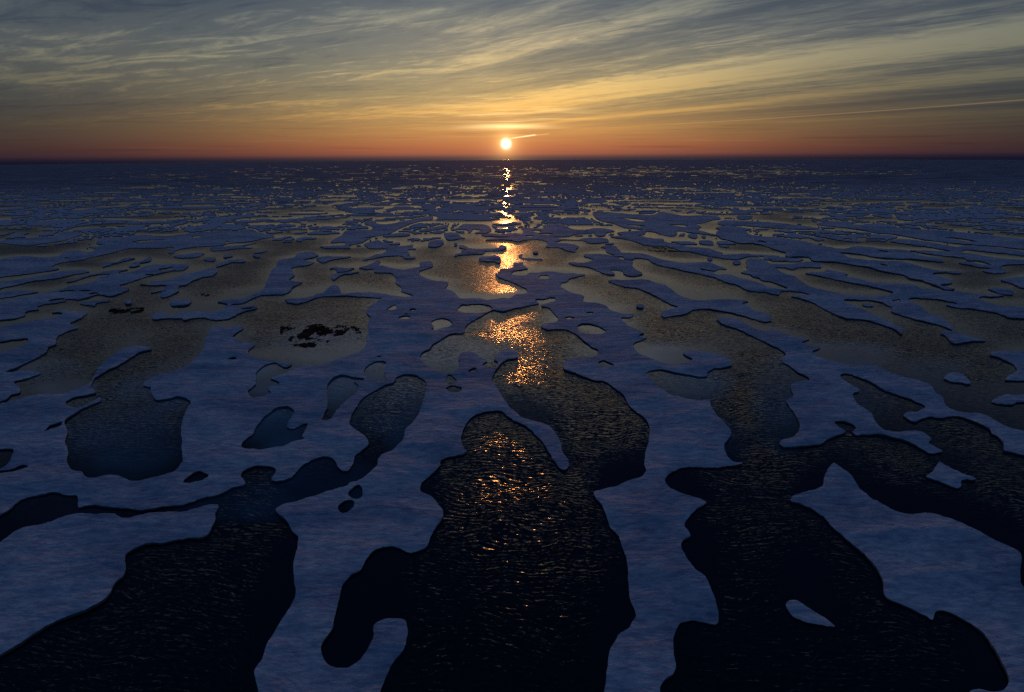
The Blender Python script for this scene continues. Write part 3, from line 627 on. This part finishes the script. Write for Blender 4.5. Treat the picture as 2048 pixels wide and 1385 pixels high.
def build_floe(label, outline, ponds, T, rng):
    T *= 0.68
    P = parse(outline)
    size = math.sqrt(area(P))
    step = min(5.0, max(0.9, size / 22))
    loops = []
    for k, Q in enumerate([P] + [parse(p) for p in ponds]):
        st = step if k == 0 else min(step, max(0.9, math.sqrt(area(Q)) / 9))
        C = curve(Q, st)
        # small natural nibbling of the rim
        gx, gy = ground(C[:, 0], C[:, 1])
        depth = np.clip((C[:, 1] - 322) / 600, 0.02, 1)
        C = C + np.stack([2.2 * fbm(gx * 0.8, gy * 0.8, 3, 31), 2.2 * fbm(gx * 0.8, gy * 0.8, 3, 57)], -1) * depth[:, None] ** 0.8 + np.stack([1.2 * fbm(gx * 3.1, gy * 3.1, 2, 91), 1.2 * fbm(gx * 3.1, gy * 3.1, 2, 97)], -1) * depth[:, None]
        loops.append(C)
    allp = np.concatenate(loops)
    edges = []; o = 0
    for C in loops:
        n = len(C); edges += [(o + i, o + (i + 1) % n) for i in range(n)]; o += n
    s = min(6.5, max(1.4, size / 13))
    x0, y0 = loops[0].min(0); x1, y1 = loops[0].max(0)
    gy_, gx_ = np.meshgrid(np.arange(y0, y1, s * 0.5), np.arange(x0, x1, s), indexing='ij')
    gx_[1::2] += s / 2
    G = np.stack([gx_.ravel(), gy_.ravel()], -1) + rng.uniform(-0.22 * s, 0.22 * s, (gx_.size, 2)) * np.array([1, 0.6])
    G = G[inside(G, loops)]
    if len(G):
        keep = np.ones(len(G), bool)
        for i in range(0, len(G), 4000):
            D = ((G[i:i + 4000, None, :] - allp[None]) ** 2).sum(-1).min(1)
            keep[i:i + 4000] = D > (0.4 * s) ** 2
        G = G[keep]
    V2 = np.concatenate([allp, G]) if len(G) else allp
    vo, eo, fo, *_ = delaunay_2d_cdt([Vector(v) for v in V2], edges, [], 0, 1e-5)
    V = np.array([(v.x, v.y) for v in vo])
    F = np.array([f for f in fo])
    F = F[inside(V[F].mean(1), loops)]
    # boundary edges
    ed = {}
    for a, b, c in F:
        for e in ((a, b), (b, c), (c, a)):
            k = (min(e), max(e)); ed[k] = ed.get(k, []) + [e]
    rim = [e[0] for e in ed.values() if len(e) == 1]
    rv = np.unique(np.array(rim).ravel())
    X, Y = ground(V[:, 0], V[:, 1], T)
    B = np.stack([X[rv], Y[rv]], -1); D = np.zeros(len(V))
    for i in range(0, len(V), 3000):
        q = np.stack([X[i:i + 3000], Y[i:i + 3000]], -1)
        D[i:i + 3000] = np.sqrt(((q[:, None] - B[None]) ** 2).sum(-1).min(1))
    Z = sea(X, Y) + snow_height(X, Y, D, T)
    cx_, cy_ = X[rv].mean(), Y[rv].mean()
    W3 = np.stack([X - cx_, Y - cy_, Z], -1)
    # px frame has y down: check the facing
    a, b, c = W3[F[:, 0]], W3[F[:, 1]], W3[F[:, 2]]
    up = np.cross(b - a, c - a)[:, 2].sum() > 0
    if not up:
        F = F[:, ::-1]; rim = [(b_, a_) for a_, b_ in rim]
    top = bpy.data.objects.new('ice_floe', None)
    top.location = (cx_, cy_, 0)
    col.objects.link(top)
    mesh_object('snow_surface', W3, F.tolist(), SNOW, parent=top)
    # wet side of the slab, undercut a little, down below the water line
    m = {v: i for i, v in enumerate(rv)}
    n = len(rv)
    r0 = W3[rv].copy(); r0[:, 2] -= 0.002
    # outward normal per rim vertex
    nor = np.zeros((len(V), 2))
    for p, q in rim:
        t = W3[q, :2] - W3[p, :2]; nn = np.array([t[1], -t[0]])
        nor[p] += nn; nor[q] += nn
    nor /= np.maximum(np.hypot(nor[:, 0], nor[:, 1]), 1e-9)[:, None]
    nr = nor[rv]
    wob = 0.02 + 0.03 * fbm(X[rv] * 1.7, Y[rv] * 1.7, 3, 77)
    r1 = r0.copy(); r1[:, :2] += nr * 0.012; r1[:, 2] = sea(X[rv], Y[rv]) + 0.6 * (W3[rv, 2] - sea(X[rv], Y[rv]))
    r2 = r0.copy(); r2[:, :2] -= nr * np.abs(wob)[:, None]; r2[:, 2] = sea(X[rv], Y[rv]) + 0.02
    r3 = r2.copy(); r3[:, 2] -= 0.5
    VV = np.concatenate([r0, r1, r2, r3])
    FF = []
    for p, q in rim:
        i, j = m[p], m[q]
        for k in range(3):
            FF.append((k * n + j, k * n + i, (k + 1) * n + i, (k + 1) * n + j))
    mesh_object('ice_edge', VV, FF, EDGE, parent=top)
    top['label'] = label
    top['category'] = 'ice floe'
    top['group'] = 'ice floes lying on the dark sea'
    return loops


rng = np.random.default_rng(7)
outlines = [build_floe(*f, rng) for f in FLOES]

# ------------------------------------------------------------------ the water
cols = np.concatenate([np.linspace(-5000, -80, 24)[:-1], np.arange(-80, 2130, 4.0), np.linspace(2130, 7000, 24)])
s_rows = [0.0, 0.15]
while s_rows[-1] < 3000:
    s = s_rows[-1]
    s_rows.append(s + (min(3.2, 0.30 + s * 0.012) if s < 1100 else 120.0))
s_rows = np.array(s_rows)
hy = horizon_y(cols)
PX = np.repeat(cols[None], len(s_rows), 0)
PY = hy[None] + s_rows[:, None]
WX, WY = ground(PX, PY)
ice = np.zeros(PX.shape, bool)
flat = np.stack([PX.ravel(), PY.ravel()], -1)
for loops in outlines:
    lo = loops[0].min(0); hi = loops[0].max(0)
    sel = np.nonzero((flat[:, 0] >= lo[0]) & (flat[:, 0] <= hi[0]) & (flat[:, 1] >= lo[1]) & (flat[:, 1] <= hi[1]))[0]
    if len(sel):
        ice.ravel()[sel] |= inside(flat[sel], loops)

# ------------------------------------------------------------------ the crowded belt of far floes
fcols = np.arange(-90, 2140, 2.6)
fs = [0.02, 0.3, 0.8, 1.5, 2.3]
while fs[-1] < 168:
    fs.append(fs[-1] + 0.55 + fs[-1] * 0.0055)
fs = np.array(fs)
fh = horizon_y(fcols)
FXp = np.repeat(fcols[None], len(fs), 0) + rng.uniform(-0.5, 0.5, (len(fs), len(fcols)))
FYp = fh[None] + fs[:, None] + rng.uniform(0, 0.12, (len(fs), len(fcols))) * (0.55 + fs * 0.0055)[:, None]
FX, FY = ground(FXp, FYp, 0.25)
ccx = 0.25 * (FXp[:-1, :-1] + FXp[1:, :-1] + FXp[:-1, 1:] + FXp[1:, 1:]); ccy = 0.25 * (FYp[:-1, :-1] + FYp[1:, :-1] + FYp[:-1, 1:] + FYp[1:, 1:])
CX, CY = ground(ccx, ccy, 0.25)
skew = np.where(CX < 0, 1, -1)
f1 = fbm(CX / 22.0 + 3 * grad_noise(CX / 40, CY / 40, 3), CY / 21.0, 4, 101, 0.55)
f2 = fbm(CX / 70.0, CY / 110.0, 3, 131)
field = f1 + 0.55 * f2
sc_ = np.repeat((0.5 * (fs[:-1] + fs[1:]))[:, None], ccx.shape[1], 1)
cov = np.interp(sc_, [8, 13, 17, 24, 31, 38, 50, 62, 85, 110, 135, 150, 168], [1.0, 0.97, 0.93, 0.88, 0.86, 0.90, 0.84, 0.78, 0.71, 0.64, 0.54, 0.42, 0.25])
mid_right = np.clip(1 - np.abs(ccx - 1400) / 520, 0, 1)
cov -= 0.22 * mid_right * np.exp(-((sc_ - 27) / 6.5) ** 2)
cov += 0.20 * np.clip((ccx - 1050) / 200, 0, 1) * np.exp(-((sc_ - 44) / 9) ** 2)
cov += 0.10 * np.clip((500 - ccx) / 400, 0, 1) * np.clip((110 - sc_) / 60, 0, 1) + 0.10 * np.clip((ccx - 1600) / 300, 0, 1)
cov = np.clip(cov, 0.05, 1.0)
srt = np.sort(field.ravel())
thr = srt[np.clip(((1 - cov) * len(srt)).astype(int), 0, len(srt) - 1)]
solid = field > thr
# keep clear of the traced floes
block = np.zeros(ccx.shape, bool)
cf = np.stack([ccx.ravel(), ccy.ravel()], -1)
for loops in outlines:
    lo = loops[0].min(0); hi = loops[0].max(0)
    if lo[1] > 500:
        continue
    sel = np.nonzero((cf[:, 0] >= lo[0]) & (cf[:, 0] <= hi[0]) & (cf[:, 1] >= lo[1]) & (cf[:, 1] <= hi[1]))[0]
    block.ravel()[sel] |= inside(cf[sel], loops[:1])
grown = block.copy()
for dr in (-2, -1, 0, 1, 2):
    for dc in (-3, -2, -1, 0, 1, 2, 3):
        if abs(dr) / 2.5 + abs(dc) / 4 <= 1:
            sh = np.roll(np.roll(block, dr, 0), dc, 1)
            if dr > 0:
                sh[:dr] = False
            elif dr < 0:
                sh[dr:] = False
            grown |= sh
crack = np.minimum(np.abs(grad_noise(CX / 34 + 2 * grad_noise(CX / 15, CY / 20, 61), CY / 44, 62)), np.abs(grad_noise(CX / 60 + 7, CY / 30 + 1.5 * grad_noise(CX / 18, CY / 22, 63), 64)))
solid &= (crack > np.interp(sc_, [36, 55, 80, 168], [0, 0.022, 0.034, 0.05])) & ~grown
nr_, nc_ = solid.shape
lab = -np.ones(solid.shape, int)
comps = []
for r in range(nr_):
    for c in np.nonzero(solid[r] & (lab[r] < 0))[0]:
        if lab[r, c] >= 0:
            continue
        k = len(comps); st = [(r, c)]; lab[r, c] = k; cells = []
        while st:
            a, b = st.pop(); cells.append((a, b))
            for a2, b2 in ((a + 1, b), (a - 1, b), (a, b + 1), (a, b - 1)):
                if 0 <= a2 < nr_ and 0 <= b2 < nc_ and solid[a2, b2] and lab[a2, b2] < 0:
                    lab[a2, b2] = k; st.append((a2, b2))
        comps.append(cells)
rowh = np.diff(fs)


def cells_mesh(name, cells, T):
    """slab over a set of cells: top quads and a side wall round every open edge"""
    ids = {}; V = []; F = []

    def v(r, c, low):
        key = (r, c, low)
        if key not in ids:
            ids[key] = len(V)
            x, y = FX[r, c], FY[r, c]
            V.append((x, y, sea(x, y) + (-0.3 if low else T)))
        return ids[key]
    cs = set(cells)
    for r, c in cells:
        F.append((v(r + 1, c, 0), v(r + 1, c + 1, 0), v(r, c + 1, 0), v(r, c, 0)))
        for (r2, c2), e in (((r + 1, c), ((r + 1, c), (r + 1, c + 1))), ((r - 1, c), ((r, c + 1), (r, c))), ((r, c + 1), ((r + 1, c + 1), (r, c + 1))), ((r, c - 1), ((r, c), (r + 1, c)))):
            if (r2, c2) not in cs:
                p, q = e
                F.append((v(*p, 1), v(*q, 1), v(*q, 0), v(*p, 0)))
    V = np.array(V)
    ctr = V.mean(0) * np.array([1, 1, 0])
    ob = mesh_object(name, V - ctr, F, FAR_SHADED, loc=tuple(ctr), smooth=False)
    me = ob.data
    me.materials.append(EDGE)
    nz = np.zeros(len(me.polygons) * 3); me.polygons.foreach_get('normal', nz)
    me.polygons.foreach_set('material_index', (np.abs(nz[2::3]) < 0.5).astype(np.int32))
    return ob


weight = [sum(rowh[r] for r, c in cells) for cells in comps]
order = sorted(range(len(comps)), key=lambda k: -weight[k])
ROOM = 300 - len(FLOES) - 4
big_cut = order[:ROOM]; rest = order[ROOM:]
ZONES = [(420, 'at the far left'), (860, 'left of the sun path'), (1200, 'around the sun path'), (1640, 'right of the sun path'), (9999, 'at the far right')]
for rank, k in enumerate(big_cut):
    cells = comps[k]
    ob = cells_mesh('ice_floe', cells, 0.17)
    mx = np.mean([ccx[r, c] for r, c in cells]); ms = np.mean([sc_[r, c] for r, c in cells])
    zone = next(z for q, z in ZONES if mx < q)
    ob['category'] = 'ice floe'
    span = len({c for r, c in cells}) * 2.6
    if rank == 0 and weight[k] > 4000:
        ob['label'] = 'unbroken sheet of distant pack ice along the whole horizon'
        ob['group'] = 'pack ice along the horizon'
    else:
        kind = 'long thin' if span > 70 else ('small thin' if span > 22 else 'tiny')
        belt = 'close under the horizon' if ms < 60 else ('in the crowded middle distance' if ms < 115 else 'just beyond the larger floes')
        ob['label'] = f'{kind} distant ice floe {belt} {zone}'
        ob['group'] = f'{kind} distant floes {belt} {zone}'
if rest:
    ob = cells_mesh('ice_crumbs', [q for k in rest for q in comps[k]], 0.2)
    ob['kind'] = 'stuff'
    ob['label'] = 'countless specks of drift ice scattered in the far distance'
    ob['category'] = 'drift ice'

# far ice into the water grid's mask (for the lee of every floe)
ci = np.clip(((PX - fcols[0]) / 2.6).astype(int), 0, nc_ - 1)
ri = np.clip(np.searchsorted(fs, np.repeat(s_rows[:, None], len(cols), 1)) - 1, 0, nr_ - 1)
okm = (s_rows[:, None] >= fs[0]) & (s_rows[:, None] < fs[-1]) & (PX > fcols[0]) & (PX < fcols[-1])
ice |= okm & solid[ri, ci]

dist = np.hypot(WX, WY)
fetch = np.zeros(PX.shape)
last = np.full(len(cols), -1e9)
for r in range(len(s_rows) - 1, -1, -1):
    last = np.where(ice[r], dist[r], last)
    fetch[r] = dist[r] - last
gust = 1.0 + 0.9 * fbm(WX * 0.03, WY * 0.03, 2, 9)
reach = np.clip((fetch * gust - 1.6) / 9.5, 0, 1)
ripple = 0.10 + 0.90 * (reach * reach * (3 - 2 * reach))
for _ in range(3):                                   # the lee has no hard sides
    for k in (1, 2, 4):
        ripple = 0.5 * ripple + 0.25 * (np.roll(ripple, k, 1) + np.roll(ripple, -k, 1))
tint = np.zeros(PX.shape)
for px_, py_, rx_, ry_, st_ in SHALLOWS:
    q = ((PX - px_) / rx_) ** 2 + ((PY - py_) / ry_) ** 2
    tint = np.maximum(tint, st_ * np.clip(1.35 - q, 0, 1))
calm = np.clip(tint * 1.5, 0, 1)
ripple = ripple * (1 - 0.85 * calm)
tint *= np.clip(0.8 + 0.9 * fbm(WX * 0.12, WY * 0.12, 3, 41), 0.1, 1.2)
# one row beyond the visible edge, so that the sea curves on out of sight
k_out = 1.25
BX = np.concatenate([(WX[0] * k_out)[None], WX]); BY = np.concatenate([(WY[0] * k_out)[None], WY])
nrw, ncw = BX.shape
verts = np.stack([BX, BY, sea(BX, BY)], -1).reshape(-1, 3)
idx = np.arange(nrw * ncw).reshape(nrw, ncw)
quads = np.stack([idx[1:, :-1], idx[1:, 1:], idx[:-1, 1:], idx[:-1, :-1]], -1).reshape(-1, 4)
me = bpy.data.meshes.new('sea')
me.vertices.add(len(verts)); me.vertices.foreach_set('co', verts.astype(np.float32).ravel())
me.loops.add(quads.size); me.loops.foreach_set('vertex_index', quads.astype(np.int32).ravel())
me.polygons.add(len(quads))
me.polygons.foreach_set('loop_start', np.arange(0, quads.size, 4, dtype=np.int32))
me.polygons.foreach_set('use_smooth', np.ones(len(quads), bool))
me.update(calc_edges=True)
for nm, arr in (('ripple', ripple), ('tint', tint)):
    at = me.attributes.new(nm, 'FLOAT', 'POINT')
    at.data.foreach_set('value', np.concatenate([arr[:1], arr]).astype(np.float32).ravel())
me.materials.append(WATER)
water = bpy.data.objects.new('sea', me)
water['kind'] = 'structure'
col.objects.link(water)

# ------------------------------------------------------------------ dark broken scraps on the calm pools
for px_, py_, rx_, ry_, seed in SCRAPS:
    gx = np.arange(px_ - rx_, px_ + rx_, 1.0); st = max(0.45, ry_ / 26)
    gy = np.arange(py_ - ry_, py_ + ry_, st)
    QX, QY = np.meshgrid(gx, gy)
    AX, AY = ground(QX, QY, 0.02)
    q = ((QX - px_) / rx_) ** 2 + ((QY - py_) / ry_) ** 2
    v = fbm(AX / 2.6, AY / 4.0, 5, seed, 0.7) + 0.08 - 0.34 * q
    on = (v > 0)[:-1, :-1]
    V = []; F = []
    for r, c in zip(*np.nonzero(on)):
        b = len(V)
        for rr, cc in ((r + 1, c), (r + 1, c + 1), (r, c + 1), (r, c)):
            V.append((AX[rr, cc], AY[rr, cc], sea(AX[rr, cc], AY[rr, cc]) + 0.02))
        F.append((b, b + 1, b + 2, b + 3))
    if not F:
        continue
    V = np.array(V); ctr = V.mean(0) * np.array([1, 1, 0])
    ob = mesh_object('dark_scraps', V - ctr, F, DARK, loc=tuple(ctr))
    ob['kind'] = 'stuff'
    ob['category'] = 'slush'
    ob['label'] = 'dark broken scraps floating on a calm pool'
    ob['group'] = 'dark scrap patches'
